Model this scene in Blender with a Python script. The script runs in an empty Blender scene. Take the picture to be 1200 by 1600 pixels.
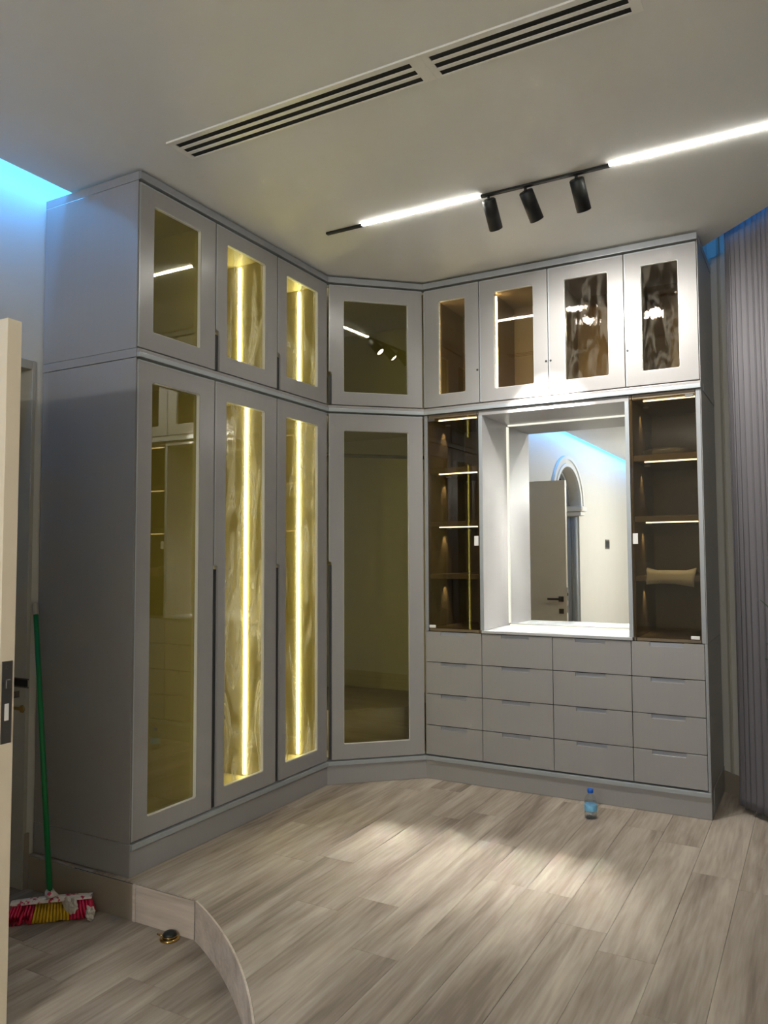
import bpy, bmesh, math, random
from mathutils import Vector, Matrix
random.seed(7)
PI = math.pi
scene = bpy.context.scene
COL = scene.collection

# ------------------------------------------------------------------ camera, world, exposure
cam = bpy.data.cameras.new('camera'); cam.sensor_fit = 'VERTICAL'; cam.sensor_height = 36.0
cam.lens = 1221.37 * 36.0 / 1600.0; cam.clip_start = 0.02
camo = bpy.data.objects.new('camera', cam); COL.objects.link(camo)
_R = (0.87402181, 0.48587044, -0.00397396); _U = (0.03074032, -0.04713202, 0.99841555); _W = (-0.4849133, 0.87275912, 0.05613023)
camo.matrix_world = Matrix(((_R[0], _U[0], -_W[0], 2.688638), (_R[1], _U[1], -_W[1], -4.539807), (_R[2], _U[2], -_W[2], 1.408345), (0, 0, 0, 1)))
scene.camera = camo
w = bpy.data.worlds.new('night'); scene.world = w; w.use_nodes = True
w.node_tree.nodes['Background'].inputs[0].default_value = (0.5, 0.55, 0.65, 1)
w.node_tree.nodes['Background'].inputs[1].default_value = 0.02
scene.view_settings.view_transform = 'Standard'; scene.view_settings.look = 'None'
scene.view_settings.gamma = 1.0; scene.view_settings.use_curve_mapping = False
scene.view_settings.exposure = 0.2
cy = scene.cycles
cy.use_denoising = True
cy.max_bounces = 14; cy.diffuse_bounces = 6; cy.glossy_bounces = 8; cy.transparent_max_bounces = 24
cy.caustics_reflective = True; cy.blur_glossy = 0.232; cy.sample_clamp_indirect = 0.0

def lamp(name, kind, loc, power, color=(1, 1, 1), radius=0.05, aim=None, angle=80, blend=0.5):
    l = bpy.data.lights.new(name, kind); l.energy = power; l.color = color; l.shadow_soft_size = radius
    o = bpy.data.objects.new(name, l); COL.objects.link(o); o.location = loc
    if kind == 'SPOT':
        l.spot_size = math.radians(angle); l.spot_blend = blend
        o.rotation_euler = Vector(aim).to_track_quat('-Z', 'Y').to_euler()
    return o
REAR = lamp('rear_room_lamp', 'POINT', (2.15, -8.0, 2.5), 210, (1.0, 0.985, 0.94), 0.10)
LAMP2 = lamp('added_room_fill', 'POINT', (2.9, -9.3, 2.9), 50, (1.0, 0.98, 0.93), 0.15)  # unseen fill lamp, added to brighten the room shown in the mirror

# ------------------------------------------------------------------ material helpers
def srgb(r, g, b):
    f = lambda c: (c / 255 / 12.92) if c / 255 <= 0.04045 else ((c / 255 + 0.055) / 1.055) ** 2.4
    return (f(r), f(g), f(b), 1)
def newmat(name):
    m = bpy.data.materials.new(name); m.use_nodes = True
    nt = m.node_tree; nt.nodes.clear()
    out = nt.nodes.new('ShaderNodeOutputMaterial')
    return m, nt, out
def nd(nt, t, **kw):
    n = nt.nodes.new(t)
    for k, v in kw.items(): setattr(n, k, v)
    return n
def plain(name, col, rough=0.5, metal=0.0, spec=0.5, var=0.06, scale=(3, 3, 3), bump=0.0, coat=0.0):
    m, nt, out = newmat(name)
    p = nd(nt, 'ShaderNodeBsdfPrincipled')
    p.inputs['Roughness'].default_value = rough; p.inputs['Metallic'].default_value = metal
    p.inputs['Specular IOR Level'].default_value = spec
    p.inputs['Coat Weight'].default_value = coat; p.inputs['Coat Roughness'].default_value = 0.08
    g = nd(nt, 'ShaderNodeNewGeometry')
    mp = nd(nt, 'ShaderNodeMapping'); mp.inputs['Scale'].default_value = scale
    no = nd(nt, 'ShaderNodeTexNoise'); no.inputs['Scale'].default_value = 1.0; no.inputs['Detail'].default_value = 4
    nt.links.new(g.outputs['Position'], mp.inputs['Vector']); nt.links.new(mp.outputs[0], no.inputs['Vector'])
    mx = nd(nt, 'ShaderNodeMix', data_type='RGBA')
    c = col[:3]
    mx.inputs['A'].default_value = (*[max(0, x * (1 - var)) for x in c], 1)
    mx.inputs['B'].default_value = (*[min(1, x * (1 + var)) for x in c], 1)
    nt.links.new(no.outputs['Fac'], mx.inputs['Factor']); nt.links.new(mx.outputs['Result'], p.inputs['Base Color'])
    if bump:
        b = nd(nt, 'ShaderNodeBump'); b.inputs['Strength'].default_value = bump; b.inputs['Distance'].default_value = 0.002
        nt.links.new(no.outputs['Fac'], b.inputs['Height']); nt.links.new(b.outputs[0], p.inputs['Normal'])
    nt.links.new(p.outputs[0], out.inputs[0])
    return m
def emit(name, col, strength):
    m, nt, out = newmat(name)
    e = nd(nt, 'ShaderNodeEmission'); e.inputs[0].default_value = (*col, 1); e.inputs[1].default_value = strength
    nt.links.new(e.outputs[0], out.inputs[0]); return m
def glass(name, tint, r0=0.09, film=0.0, rough=0.0, seed=0.0, fscale=(9, 9, 2.0)):
    """thin architectural glass: tinted transparency and a Schlick reflection, with wrinkled protective film where film > 0"""
    m, nt, out = newmat(name)
    tr = nd(nt, 'ShaderNodeBsdfTransparent'); tr.inputs[0].default_value = (*tint, 1)
    gl = nd(nt, 'ShaderNodeBsdfGlossy'); gl.inputs['Roughness'].default_value = rough
    lw = nd(nt, 'ShaderNodeLayerWeight'); lw.inputs[0].default_value = 0.5
    pw = nd(nt, 'ShaderNodeMath', operation='POWER'); pw.inputs[1].default_value = 5
    ma = nd(nt, 'ShaderNodeMath', operation='MULTIPLY_ADD'); ma.inputs[1].default_value = 1 - r0; ma.inputs[2].default_value = r0
    nt.links.new(lw.outputs['Facing'], pw.inputs[0]); nt.links.new(pw.outputs[0], ma.inputs[0])
    base = tr.outputs[0]
    if film > 0:
        g = nd(nt, 'ShaderNodeNewGeometry')
        mp = nd(nt, 'ShaderNodeMapping'); mp.inputs['Scale'].default_value = fscale; mp.inputs['Location'].default_value = (seed, seed, seed)
        no = nd(nt, 'ShaderNodeTexNoise'); no.inputs['Scale'].default_value = 1.0; no.inputs['Detail'].default_value = 5; no.inputs['Distortion'].default_value = 1.4
        nt.links.new(g.outputs['Position'], mp.inputs['Vector']); nt.links.new(mp.outputs[0], no.inputs['Vector'])
        rp = nd(nt, 'ShaderNodeValToRGB')
        rp.color_ramp.elements[0].position = 0.47; rp.color_ramp.elements[0].color = (0, 0, 0, 1)
        rp.color_ramp.elements[1].position = 0.62; rp.color_ramp.elements[1].color = (1, 1, 1, 1)
        e = rp.color_ramp.elements.new(0.72); e.color = (0.1, 0.1, 0.1, 1)
        nt.links.new(no.outputs['Fac'], rp.inputs[0])
        mu = nd(nt, 'ShaderNodeMath', operation='MULTIPLY'); mu.inputs[1].default_value = film
        nt.links.new(rp.outputs[0], mu.inputs[0])
        df = nd(nt, 'ShaderNodeBsdfTranslucent'); df.inputs[0].default_value = (0.8, 0.78, 0.72, 1)
        dd = nd(nt, 'ShaderNodeBsdfDiffuse'); dd.inputs[0].default_value = (0.8, 0.78, 0.72, 1)
        ms0 = nd(nt, 'ShaderNodeMixShader'); nt.links.new(df.outputs[0], ms0.inputs[1]); nt.links.new(dd.outputs[0], ms0.inputs[2])
        ms = nd(nt, 'ShaderNodeMixShader'); nt.links.new(mu.outputs[0], ms.inputs[0]); nt.links.new(tr.outputs[0], ms.inputs[1]); nt.links.new(ms0.outputs[0], ms.inputs[2])
        base = ms.outputs[0]
        b = nd(nt, 'ShaderNodeBump'); b.inputs['Strength'].default_value = 0.25; b.inputs['Distance'].default_value = 0.004
        nt.links.new(no.outputs['Fac'], b.inputs['Height']); nt.links.new(b.outputs[0], gl.inputs['Normal'])
    mix = nd(nt, 'ShaderNodeMixShader')
    nt.links.new(ma.outputs[0], mix.inputs[0]); nt.links.new(base, mix.inputs[1]); nt.links.new(gl.outputs[0], mix.inputs[2])
    nt.links.new(mix.outputs[0], out.inputs[0])
    return m
def wood(name, dark, light, rough=0.35, axis='Y', per_object=True):
    m, nt, out = newmat(name)
    p = nd(nt, 'ShaderNodeBsdfPrincipled'); p.inputs['Roughness'].default_value = rough; p.inputs['Specular IOR Level'].default_value = 0.0
    g = nd(nt, 'ShaderNodeNewGeometry'); oi = nd(nt, 'ShaderNodeObjectInfo')
    off = nd(nt, 'ShaderNodeVectorMath', operation='SCALE'); off.inputs['Scale'].default_value = 37.0
    cmb = nd(nt, 'ShaderNodeCombineXYZ')
    for i in range(3): nt.links.new(oi.outputs['Random'], cmb.inputs[i])
    nt.links.new(cmb.outputs[0], off.inputs[0])
    ad = nd(nt, 'ShaderNodeVectorMath', operation='ADD'); nt.links.new(g.outputs['Position'], ad.inputs[0]); nt.links.new(off.outputs[0], ad.inputs[1])
    def noise(sc, det, dist):
        mp = nd(nt, 'ShaderNodeMapping'); mp.inputs['Scale'].default_value = sc
        no = nd(nt, 'ShaderNodeTexNoise'); no.inputs['Scale'].default_value = 1; no.inputs['Detail'].default_value = det; no.inputs['Distortion'].default_value = dist
        nt.links.new(ad.outputs[0], mp.inputs['Vector']); nt.links.new(mp.outputs[0], no.inputs['Vector']); return no
    s1, s2 = {'Y': ((7, 0.9, 7), (70, 4, 70)), 'X': ((1.6, 9, 9), (4, 70, 70)), 'Z': ((9, 9, 1.6), (70, 70, 4))}[axis]
    n1 = noise(s1, 4, 0.8); n2 = noise(s2, 3, 0.3)
    a = nd(nt, 'ShaderNodeMath', operation='MULTIPLY'); a.inputs[1].default_value = 0.7; nt.links.new(n1.outputs['Fac'], a.inputs[0])
    b = nd(nt, 'ShaderNodeMath', operation='MULTIPLY_ADD'); b.inputs[1].default_value = 0.3; nt.links.new(n2.outputs['Fac'], b.inputs[0]); nt.links.new(a.outputs[0], b.inputs[2])
    c = nd(nt, 'ShaderNodeMath', operation='MULTIPLY_ADD'); c.inputs[1].default_value = 0.09; nt.links.new(oi.outputs['Random'], c.inputs[0]); nt.links.new(b.outputs[0], c.inputs[2])
    rp = nd(nt, 'ShaderNodeValToRGB')
    rp.color_ramp.elements[0].position = 0.38; rp.color_ramp.elements[0].color = dark
    rp.color_ramp.elements[1].position = 0.70; rp.color_ramp.elements[1].color = light
    nt.links.new(c.outputs[0], rp.inputs[0]); nt.links.new(rp.outputs[0], p.inputs['Base Color'])
    bp = nd(nt, 'ShaderNodeBump'); bp.inputs['Strength'].default_value = 0.12; bp.inputs['Distance'].default_value = 0.001
    nt.links.new(n2.outputs['Fac'], bp.inputs['Height']); nt.links.new(bp.outputs[0], p.inputs['Normal'])
    nt.links.new(p.outputs[0], out.inputs[0])
    return m

M = {}
M['paint'] = plain('wall_paint', srgb(206, 204, 196), 0.7, var=0.03)
M['ceil'] = plain('ceiling_paint', srgb(218, 218, 214), 0.8, var=0.02)
M['lam'] = plain('greige_laminate', srgb(144, 142, 141), 0.29, var=0.03, scale=(60, 60, 2.5), spec=0.5)
M['edge'] = plain('silver_edge_profile', srgb(160, 166, 170), 0.34, metal=0.25, var=0.04)
M['edge2'] = plain('grey_cornice', srgb(142, 145, 149), 0.34, metal=0.15, var=0.03)
M['lit_reveal'] = plain('painted_lit_reveal', srgb(205, 204, 196), 0.4, var=0.02)  # pale colour imitates strip light falling on the glass reveal
M['notch_shade'] = plain('notch_shade_dark', srgb(48, 51, 54), 0.5, var=0.05)  # dark colour stands in for shade inside the door notch
M['pull'] = plain('grey_pull_profile', srgb(146, 149, 158), 0.35, metal=0.2, var=0.03)
M['inner'] = plain('beige_carcass_board', srgb(172, 163, 142), 0.5, var=0.08, scale=(20, 20, 2))
M['brown'] = plain('bronze_brown_board', srgb(122, 108, 88), 0.42, var=0.1, scale=(20, 20, 2))
M['counter'] = plain('white_gloss_top', srgb(172, 174, 176), 0.22, var=0.02)
M['glass_l'] = glass('amber_glass', (0.80, 0.78, 0.48), 0.10)
M['glass_lf'] = glass('amber_glass_filmed', (0.84, 0.82, 0.54), 0.07, film=0.30, seed=3.1)
M['glass_c'] = glass('olive_glass', (0.78, 0.77, 0.50), 0.09)
M['glass_r'] = glass('bronze_glass', (0.80, 0.72, 0.56), 0.08)
M['glass_rf'] = glass('bronze_glass_filmed', (0.80, 0.72, 0.56), 0.08, film=0.07, seed=8.4, fscale=(16, 16, 5))
M['glass_d'] = glass('smoked_bronze_glass', (0.66, 0.61, 0.50), 0.032)
m, nt, out = newmat('mirror_silver'); p = nd(nt, 'ShaderNodeBsdfGlossy'); p.inputs['Color'].default_value = (0.88, 0.9, 0.9, 1); p.inputs['Roughness'].default_value = 0.006
nt.links.new(p.outputs[0], out.inputs[0]); M['mirror'] = m
M['black'] = plain('black_metal', srgb(34, 37, 37), 0.5, metal=0.2, var=0.1)
M['hollow_shade'] = plain('painted_hollow_shade', srgb(14, 14, 14), 0.9, var=0.0)  # near-black colour painting the shade inside slots and gaps
M['vent'] = plain('grille_aluminium', srgb(228, 226, 220), 0.4, metal=0.1, var=0.02)
M['led'] = emit('warm_led', (1.0, 0.92, 0.66), 50)
M['ledh'] = emit('shelf_led', (1.0, 0.86, 0.55), 9)
M['led_added'] = emit('added_hidden_led', (1.0, 0.90, 0.55), 13)  # for added strips, out of sight, that brighten the cabinet insides
M['ledn'] = emit('niche_led', (1.0, 0.95, 0.78), 1.0)
M['track'] = emit('track_led', (1.0, 0.97, 0.89), 88)
M['lens'] = emit('spot_lens', (1.0, 0.95, 0.88), 30)
M['blue'] = emit('blue_cove_led', (0.06, 0.36, 1.0), 84)
M['arch_shade'] = plain('shade_painted_plaster', srgb(150, 154, 158), 0.7, var=0.05)  # grey-blue colour paints the shadow inside the arch
M['blue2'] = emit('blue_pocket_led', (0.06, 0.36, 1.0), 16)
M['plank'] = wood('greige_plank', srgb(127, 116, 105), srgb(180, 169, 156), 0.36, 'Y')
M['riser'] = wood('pale_riser_wood', srgb(170, 158, 147), srgb(208, 196, 186), 0.5, 'X')
M['base'] = plain('baseboard_greige', srgb(150, 140, 126), 0.5)
M['door'] = plain('cream_door_paint', srgb(231, 218, 193), 0.42, var=0.02)
M['frame'] = plain('grey_frame_paint', srgb(170, 166, 154), 0.5, var=0.02)
M['steel'] = plain('dull_steel', srgb(110, 108, 106), 0.35, metal=0.8)
M['bronze'] = plain('dark_bronze', srgb(92, 84, 74), 0.3, metal=0.7)
M['brass'] = plain('polished_brass', srgb(190, 160, 100), 0.2, metal=1.0)
M['white'] = plain('white_plastic', srgb(225, 224, 220), 0.4)
M['curtain'] = plain('lilac_grey_voile', srgb(92, 89, 93), 0.7, var=0.12, scale=(60, 60, 0.6))
M['green'] = plain('green_plastic', srgb(8, 120, 62), 0.35, var=0.1)
M['pink'] = plain('pink_bristle', srgb(226, 44, 92), 0.6, var=0.2, scale=(60, 60, 60))
M['yellow'] = plain('yellow_bristle', srgb(222, 182, 40), 0.6, var=0.2, scale=(60, 60, 60))
M['rag'] = plain('dirty_white_rag', srgb(206, 200, 192), 0.9, var=0.25, scale=(40, 40, 40))
M['leaf'] = plain('dark_green_leaf', srgb(34, 66, 34), 0.4, var=0.3, scale=(20, 20, 20))
M['pot'] = plain('charcoal_pot', srgb(60, 58, 58), 0.5)
M['soil'] = plain('potting_soil', srgb(50, 38, 28), 0.9, var=0.4, scale=(60, 60, 60))
M['clear'] = glass('clear_plastic', (0.93, 0.95, 0.97), 0.06)
M['water'] = glass('still_water', (0.90, 0.94, 0.97), 0.04)
M['cap'] = plain('blue_cap', srgb(20, 90, 190), 0.4)
M['label'] = plain('light_blue_label', srgb(120, 185, 225), 0.5, var=0.35, scale=(90, 90, 60))
M['film'] = glass('loose_plastic_film', (0.86, 0.88, 0.9), 0.16, film=0.3)
m, nt, out = newmat('speckled_head'); p = nd(nt, 'ShaderNodeBsdfPrincipled')
g = nd(nt, 'ShaderNodeNewGeometry'); vo = nd(nt, 'ShaderNodeTexNoise'); vo.inputs['Scale'].default_value = 45; rp = nd(nt, 'ShaderNodeValToRGB')
rp.color_ramp.elements[0].position = 0.55; rp.color_ramp.elements[0].color = srgb(226, 218, 212); rp.color_ramp.elements[1].position = 0.60; rp.color_ramp.elements[1].color = srgb(196, 50, 90)
nt.links.new(g.outputs['Position'], vo.inputs['Vector']); nt.links.new(vo.outputs['Fac'], rp.inputs[0]); nt.links.new(rp.outputs[0], p.inputs['Base Color']); nt.links.new(p.outputs[0], out.inputs[0]); M['head'] = m

# ------------------------------------------------------------------ mesh helpers
class MB:
    def __init__(s): s.bm = bmesh.new()
    def box(s, x0, y0, z0, x1, y1, z1):
        vs = [s.bm.verts.new(v) for v in ((x0, y0, z0), (x1, y0, z0), (x1, y1, z0), (x0, y1, z0), (x0, y0, z1), (x1, y0, z1), (x1, y1, z1), (x0, y1, z1))]
        for f in ((3, 2, 1, 0), (4, 5, 6, 7), (0, 1, 5, 4), (1, 2, 6, 5), (2, 3, 7, 6), (3, 0, 4, 7)): s.bm.faces.new([vs[i] for i in f])
        return s
    def prism(s, poly, z0, z1):
        a = [s.bm.verts.new((x, y, z0)) for x, y in poly]; b = [s.bm.verts.new((x, y, z1)) for x, y in poly]
        n = len(poly)
        fs = [s.bm.faces.new(a[::-1]), s.bm.faces.new(b)]
        for i in range(n): s.bm.faces.new((a[i], a[(i + 1) % n], b[(i + 1) % n], b[i]))
        bmesh.ops.triangulate(s.bm, faces=[f for f in fs if len(f.verts) > 4])
        return s
    def holed(s, outer, inner, y0, y1):
        """a board in the x-z plane with an opening, y0 (front) to y1"""
        edges = []
        for loop in (outer, inner):
            if not loop: continue
            vs = [s.bm.verts.new((x, y0, z)) for x, z in loop]
            edges += [s.bm.edges.new((vs[i], vs[(i + 1) % len(vs)])) for i in range(len(vs))]
        r = bmesh.ops.triangle_fill(s.bm, use_beauty=True, use_dissolve=False, edges=edges)
        fs = [f for f in r['geom'] if isinstance(f, bmesh.types.BMFace)]
        e = bmesh.ops.extrude_face_region(s.bm, geom=fs, use_keep_orig=True)
        bmesh.ops.translate(s.bm, vec=(0, y1 - y0, 0), verts=[v for v in e['geom'] if isinstance(v, bmesh.types.BMVert)])
        return s
    def ring(s, pts, radii, seg=16, caps=True):
        """tube along pts (3D) with radii"""
        rings = []
        for i, P in enumerate(pts):
            P = Vector(P)
            d = (Vector(pts[min(i + 1, len(pts) - 1)]) - Vector(pts[max(i - 1, 0)]))
            if d.length < 1e-9: d = Vector((0, 0, 1))
            d.normalize()
            a = d.cross(Vector((0.31, 0.9, 0.2) if abs(d.z) > 0.9 else (0, 0, 1))).normalized(); b = d.cross(a)
            rings.append([s.bm.verts.new(P + (a * math.cos(t) + b * math.sin(t)) * radii[i]) for t in [2 * PI * k / seg for k in range(seg)]])
        for r0, r1 in zip(rings, rings[1:]):
            for k in range(seg):
                f = s.bm.faces.new((r0[k], r0[(k + 1) % seg], r1[(k + 1) % seg], r1[k])); f.smooth = True
        if caps: s.bm.faces.new(rings[0][::-1]); s.bm.faces.new(rings[-1])
        return s
    def lathe(s, prof, seg=20, c=(0, 0)):
        rings = [[s.bm.verts.new((c[0] + r * math.cos(2 * PI * k / seg), c[1] + r * math.sin(2 * PI * k / seg), z)) for k in range(seg)] for r, z in prof]
        for r0, r1 in zip(rings, rings[1:]):
            for k in range(seg):
                f = s.bm.faces.new((r0[k], r0[(k + 1) % seg], r1[(k + 1) % seg], r1[k])); f.smooth = True
        if prof[0][0] > 1e-4: s.bm.faces.new(rings[0][::-1])
        if prof[-1][0] > 1e-4: s.bm.faces.new(rings[-1])
        return s
    def build(s, name, mat, parent=None, bevel=0.0, loc=None, rotz=0.0, seg=1, smooth=False):
        bm = s.bm
        bmesh.ops.remove_doubles(bm, verts=bm.verts, dist=1e-6)
        bmesh.ops.recalc_face_normals(bm, faces=bm.faces)
        if bevel:
            es = [e for e in bm.edges if len(e.link_faces) == 2 and e.calc_face_angle(0) > 0.7]
            bmesh.ops.bevel(bm, geom=es, offset=bevel, segments=seg, affect='EDGES', profile=0.7, clamp_overlap=True)
        if smooth:
            for f in bm.faces: f.smooth = True
        me = bpy.data.meshes.new(name); bm.to_mesh(me); bm.free(); me.materials.append(mat)
        o = bpy.data.objects.new(name, me); COL.objects.link(o)
        if parent: o.parent = parent
        if loc: o.location = loc
        if rotz: o.rotation_euler.z = rotz
        return o
def B(name, b, mat, parent=None, bevel=0.0): return MB().box(*b).build(name, mat, parent, bevel)
def thing(name, label, cat, loc=(0, 0, 0), rotz=0.0, group=None):
    o = bpy.data.objects.new(name, None); COL.objects.link(o); o.location = loc; o.rotation_euler.z = rotz
    o.empty_display_size = 0.1
    return tag(o, label, cat, group)
def tag(o, label, cat, group=None):
    o['label'] = label; o['category'] = cat
    if group: o['group'] = group
    return o
def struct(o, label=None, cat=None):
    o['kind'] = 'structure'
    if label: o['label'] = label
    if cat: o['category'] = cat
    return o
def empty_struct(name, label, cat, loc=(0, 0, 0)):
    o = bpy.data.objects.new(name, None); COL.objects.link(o); o.location = loc
    return struct(o, label, cat)
def offset_path(path, d):
    """offset an open polyline to its right by d (mitred)"""
    out = []
    for i, P in enumerate(path):
        P = Vector(P); ns = []
        for a, b in ((i - 1, i), (i, i + 1)):
            if a >= 0 and b < len(path):
                t = (Vector(path[b]) - Vector(path[a])).normalized(); ns.append(Vector((t.y, -t.x)))
        if len(ns) == 1: out.append(P + ns[0] * d)
        else:
            n = (ns[0] + ns[1]).normalized(); out.append(P + n * (d / n.dot(ns[0])))
    return [tuple(q) for q in out]

# ------------------------------------------------------------------ key dimensions (metres, raised floor at z = 0)
YL, YA, XB, XR = -2.012, -0.433, 0.466, 2.147
LOW = -0.16; H = 3.2; TOP = 3.55
CX, CY, RAD = -0.63, -4.2, 2.4            # the round sunken area by the door
YK = -2.035
DN = Vector((0.741, 0.671)); DT = Vector((0.671, -0.741)); D0 = Vector((2.165, 0.6))   # window wall on the diagonal

# ------------------------------------------------------------------ setting: walls, ceiling, floor
wl = MB()
wl.box(-0.85, -2.05, LOW, -0.652, 0.85, TOP)
wl.box(-0.85, -3.06, 2.37, -0.652, -2.05, TOP)
wl.box(-0.85, -5.69, LOW, -0.652, -3.06, TOP)
wl.box(-0.85, -11.6, LOW, -0.652, -7.01, TOP)
arch_c, arch_a, arch_b, arch_z = -6.35, 0.66, 0.56, 2.2
N = 24
prev = None
for i in range(N):                                              # wall above the arch
    t0, t1 = PI * i / N, PI * (i + 1) / N
    ya, za = arch_c - arch_a * math.cos(t0), arch_z + arch_b * math.sin(t0)
    yb, zb = arch_c - arch_a * math.cos(t1), arch_z + arch_b * math.sin(t1)
    vs = [wl.bm.verts.new(v) for v in ((-0.652, ya, za), (-0.652, yb, zb), (-0.652, yb, TOP), (-0.652, ya, TOP), (-0.85, ya, za), (-0.85, yb, zb), (-0.85, yb, TOP), (-0.85, ya, TOP))]
    for f in ((0, 1, 2, 3), (7, 6, 5, 4), (0, 4, 5, 1)): wl.bm.faces.new([vs[k] for k in f])
wl = struct(wl.build('wall_left', M['paint']), 'cream painted wall behind the open door and under blue cove light', 'wall')
wf = struct(B('wall_far', (-0.85, 0.65, -0.2, 2.25, 0.85, TOP), M['paint']), 'cream wall behind the right-hand cabinets', 'wall')
L = 2.86
q0 = D0 - DT * 0.05; q1 = D0 + DT * L
wr = struct(MB().prism([tuple(q0), tuple(q1), tuple(q1 + DN * 0.2), tuple(q0 + DN * 0.2)], -0.2, TOP).build('wall_right', M['paint']), 'cream wall behind the grey curtain', 'wall')
e1 = D0 + DT * L
we = struct(B('wall_side', (e1.x - 0.0, -11.6, -0.2, e1.x + 0.2, e1.y - 0.02, TOP), M['paint']), 'cream wall beside the camera, out of view', 'wall')
wb = struct(B('wall_back', (-0.85, -11.8, -0.2, e1.x + 0.2, -11.602, TOP), M['paint']), 'cream wall at the far end of the room behind the camera', 'wall')
struct(B('wall_corridor', (-1.6, -7.4, LOW - 0.02, -1.5, -1.9, TOP), M['paint']), 'dim wall beyond the doorway and the arch', 'wall')

cA = Vector((2.217, 0.191)); 
def cdiag(y): return cA.x + (cA.y - y) / 0.741 * 0.671
ce = MB().prism([(-0.475, -11.6), (e1.x, -11.6), (e1.x, cA.y - (e1.x - cA.x) / 0.671 * 0.741), (cdiag(0.65), 0.65), (-0.475, 0.65)], H, H + 0.05)
struct(ce.build('ceiling', M['ceil']), 'smooth off-white ceiling with light coves along two edges', 'ceiling')
struct(B('ceiling_deck', (-0.85, -11.8, TOP, e1.x + 0.2, 0.85, TOP + 0.05), M['ceil']), 'white ceiling deck above the coves', 'ceiling')

arc = lambda t: (CX + RAD * math.cos(t), CY + RAD * math.sin(t))
T0 = math.asin((YK - CY) / RAD)
def ycirc(x):
    if x < arc(T0)[0]: return YK
    return CY + math.sqrt(max(RAD * RAD - (x - CX) ** 2, 0))
poly = [(-0.652, 0.65), (2.12, 0.65), tuple(D0), (e1.x, e1.y), (e1.x, -11.6), (-0.652, -11.6), (-0.652, -6.36)]
poly += [arc(-T0 + 2 * T0 * k / 40) for k in range(41)] + [(-0.652, YK)]
fl = MB()
vs = [fl.bm.verts.new((x, y, -0.006)) for x, y in poly]
es_ = [fl.bm.edges.new((vs[k], vs[(k + 1) % len(vs)])) for k in range(len(vs))]
bmesh.ops.triangle_fill(fl.bm, use_beauty=True, edges=es_, normal=(0, 0, 1))
floor = struct(fl.build('floor', M['plank']), 'greige wood-plank raised floor in front of the cabinets', 'floor')
sunk = struct(B('floor_sunken', (-1.5, -6.8, LOW - 0.06, 1.9, YK, LOW - 0.006), M['plank']), 'lower greige plank floor by the open door', 'floor')

PW = 0.1965; X0 = 1.1685
def plank(poly, z, parent):
    m = MB().prism(poly, z - 0.0055, z)
    o = m.build('plank', M['plank'], parent, 0.0)
    bm = bmesh.new(); bm.from_mesh(o.data)
    es = [e for e in bm.edges if all(abs(v.co.z - z) < 1e-5 for v in e.verts) and len(e.link_faces) == 2 and e.calc_face_angle(0) > 0.7]
    bmesh.ops.bevel(bm, geom=es, offset=0.0007, segments=1, affect='EDGES'); bm.to_mesh(o.data); bm.free()
    return o
g_ = 0.0006
joints = {0: [-2.068, -0.85]}
for i in range(-10, 10):
    x0, x1 = X0 + i * PW + g_, X0 + (i + 1) * PW - g_
    x0 = max(x0, -0.645)
    if x1 <= -0.645: continue
    rr = random.Random(100 + i * 7)
    s = rr.uniform(-0.35, 0.85); ys = [0.30] + [s - 1.22 * k for k in range(5) if s - 1.22 * k < 0.2]
    if i == 0: ys = [0.30, -0.848, -2.066, -3.28, -4.4]
    if i == 3: ys = [0.30, -0.295, -1.52, -2.74, -3.96]
    lo_limit = -4.2
    for a, b in zip(ys, ys[1:]):
        a, b = max(a, b), min(a, b)
        if a - b < 0.05: continue
        a -= g_; b += g_
        xs = [x0 + (x1 - x0) * k / 8 for k in range(9)]
        if i >= 4 and a > 0.1:     # cut along the window wall
            wy = lambda x: 0.6 - (x - 2.165) / 0.671 * 0.741 - 0.004
            a2 = 0.62 if i < 6 else 1.2
            tp = [(x, min(a2, wy(x))) for x in xs]
            if min(y for _, y in tp) > b + 0.01: plank([(x0, b), (x1, b)] + tp[::-1], 0.0, floor)
            continue
        hi_ok = [(x, max(b, ycirc(x) + 0.001)) for x in xs]
        if any(y < a - 0.01 for x, y in hi_ok) and x1 > -0.05:
            top = [(x, a) for x in xs if a > ycirc(x) + 0.0015]
            if len(top) >= 2:
                bot = [q for q in hi_ok if q[1] < a - 0.0005]
                if b > max(ycirc(x) for x in xs): pl = [(x0, b), (x1, b), (x1, a), (x0, a)]
                else: pl = bot + [(x, a) for x, _ in bot[::-1]]
                if len(pl) >= 3: plank(pl, 0.0, floor)
    # sunken floor
    if x0 < 1.75:
        s2 = rr.uniform(-2.6, -2.2)
        if i in (-4, -5): s2 = {-4: -2.37, -5: -2.9}[i]
        ys2 = [-2.0, s2, s2 - 1.22]
        for a, b in zip(ys2, ys2[1:]):
            xs = [x0 + (x1 - x0) * k / 8 for k in range(9)]
            top = [(x, min(a - g_, ycirc(x) - 0.001)) for x in xs]
            if max(y for _, y in top) > b + 0.02:
                top = [q for q in top if q[1] > b + 0.004]
                if len(top) >= 2: plank([(top[0][0], b + g_), (top[-1][0], b + g_)] + top[::-1], LOW, sunk)

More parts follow.
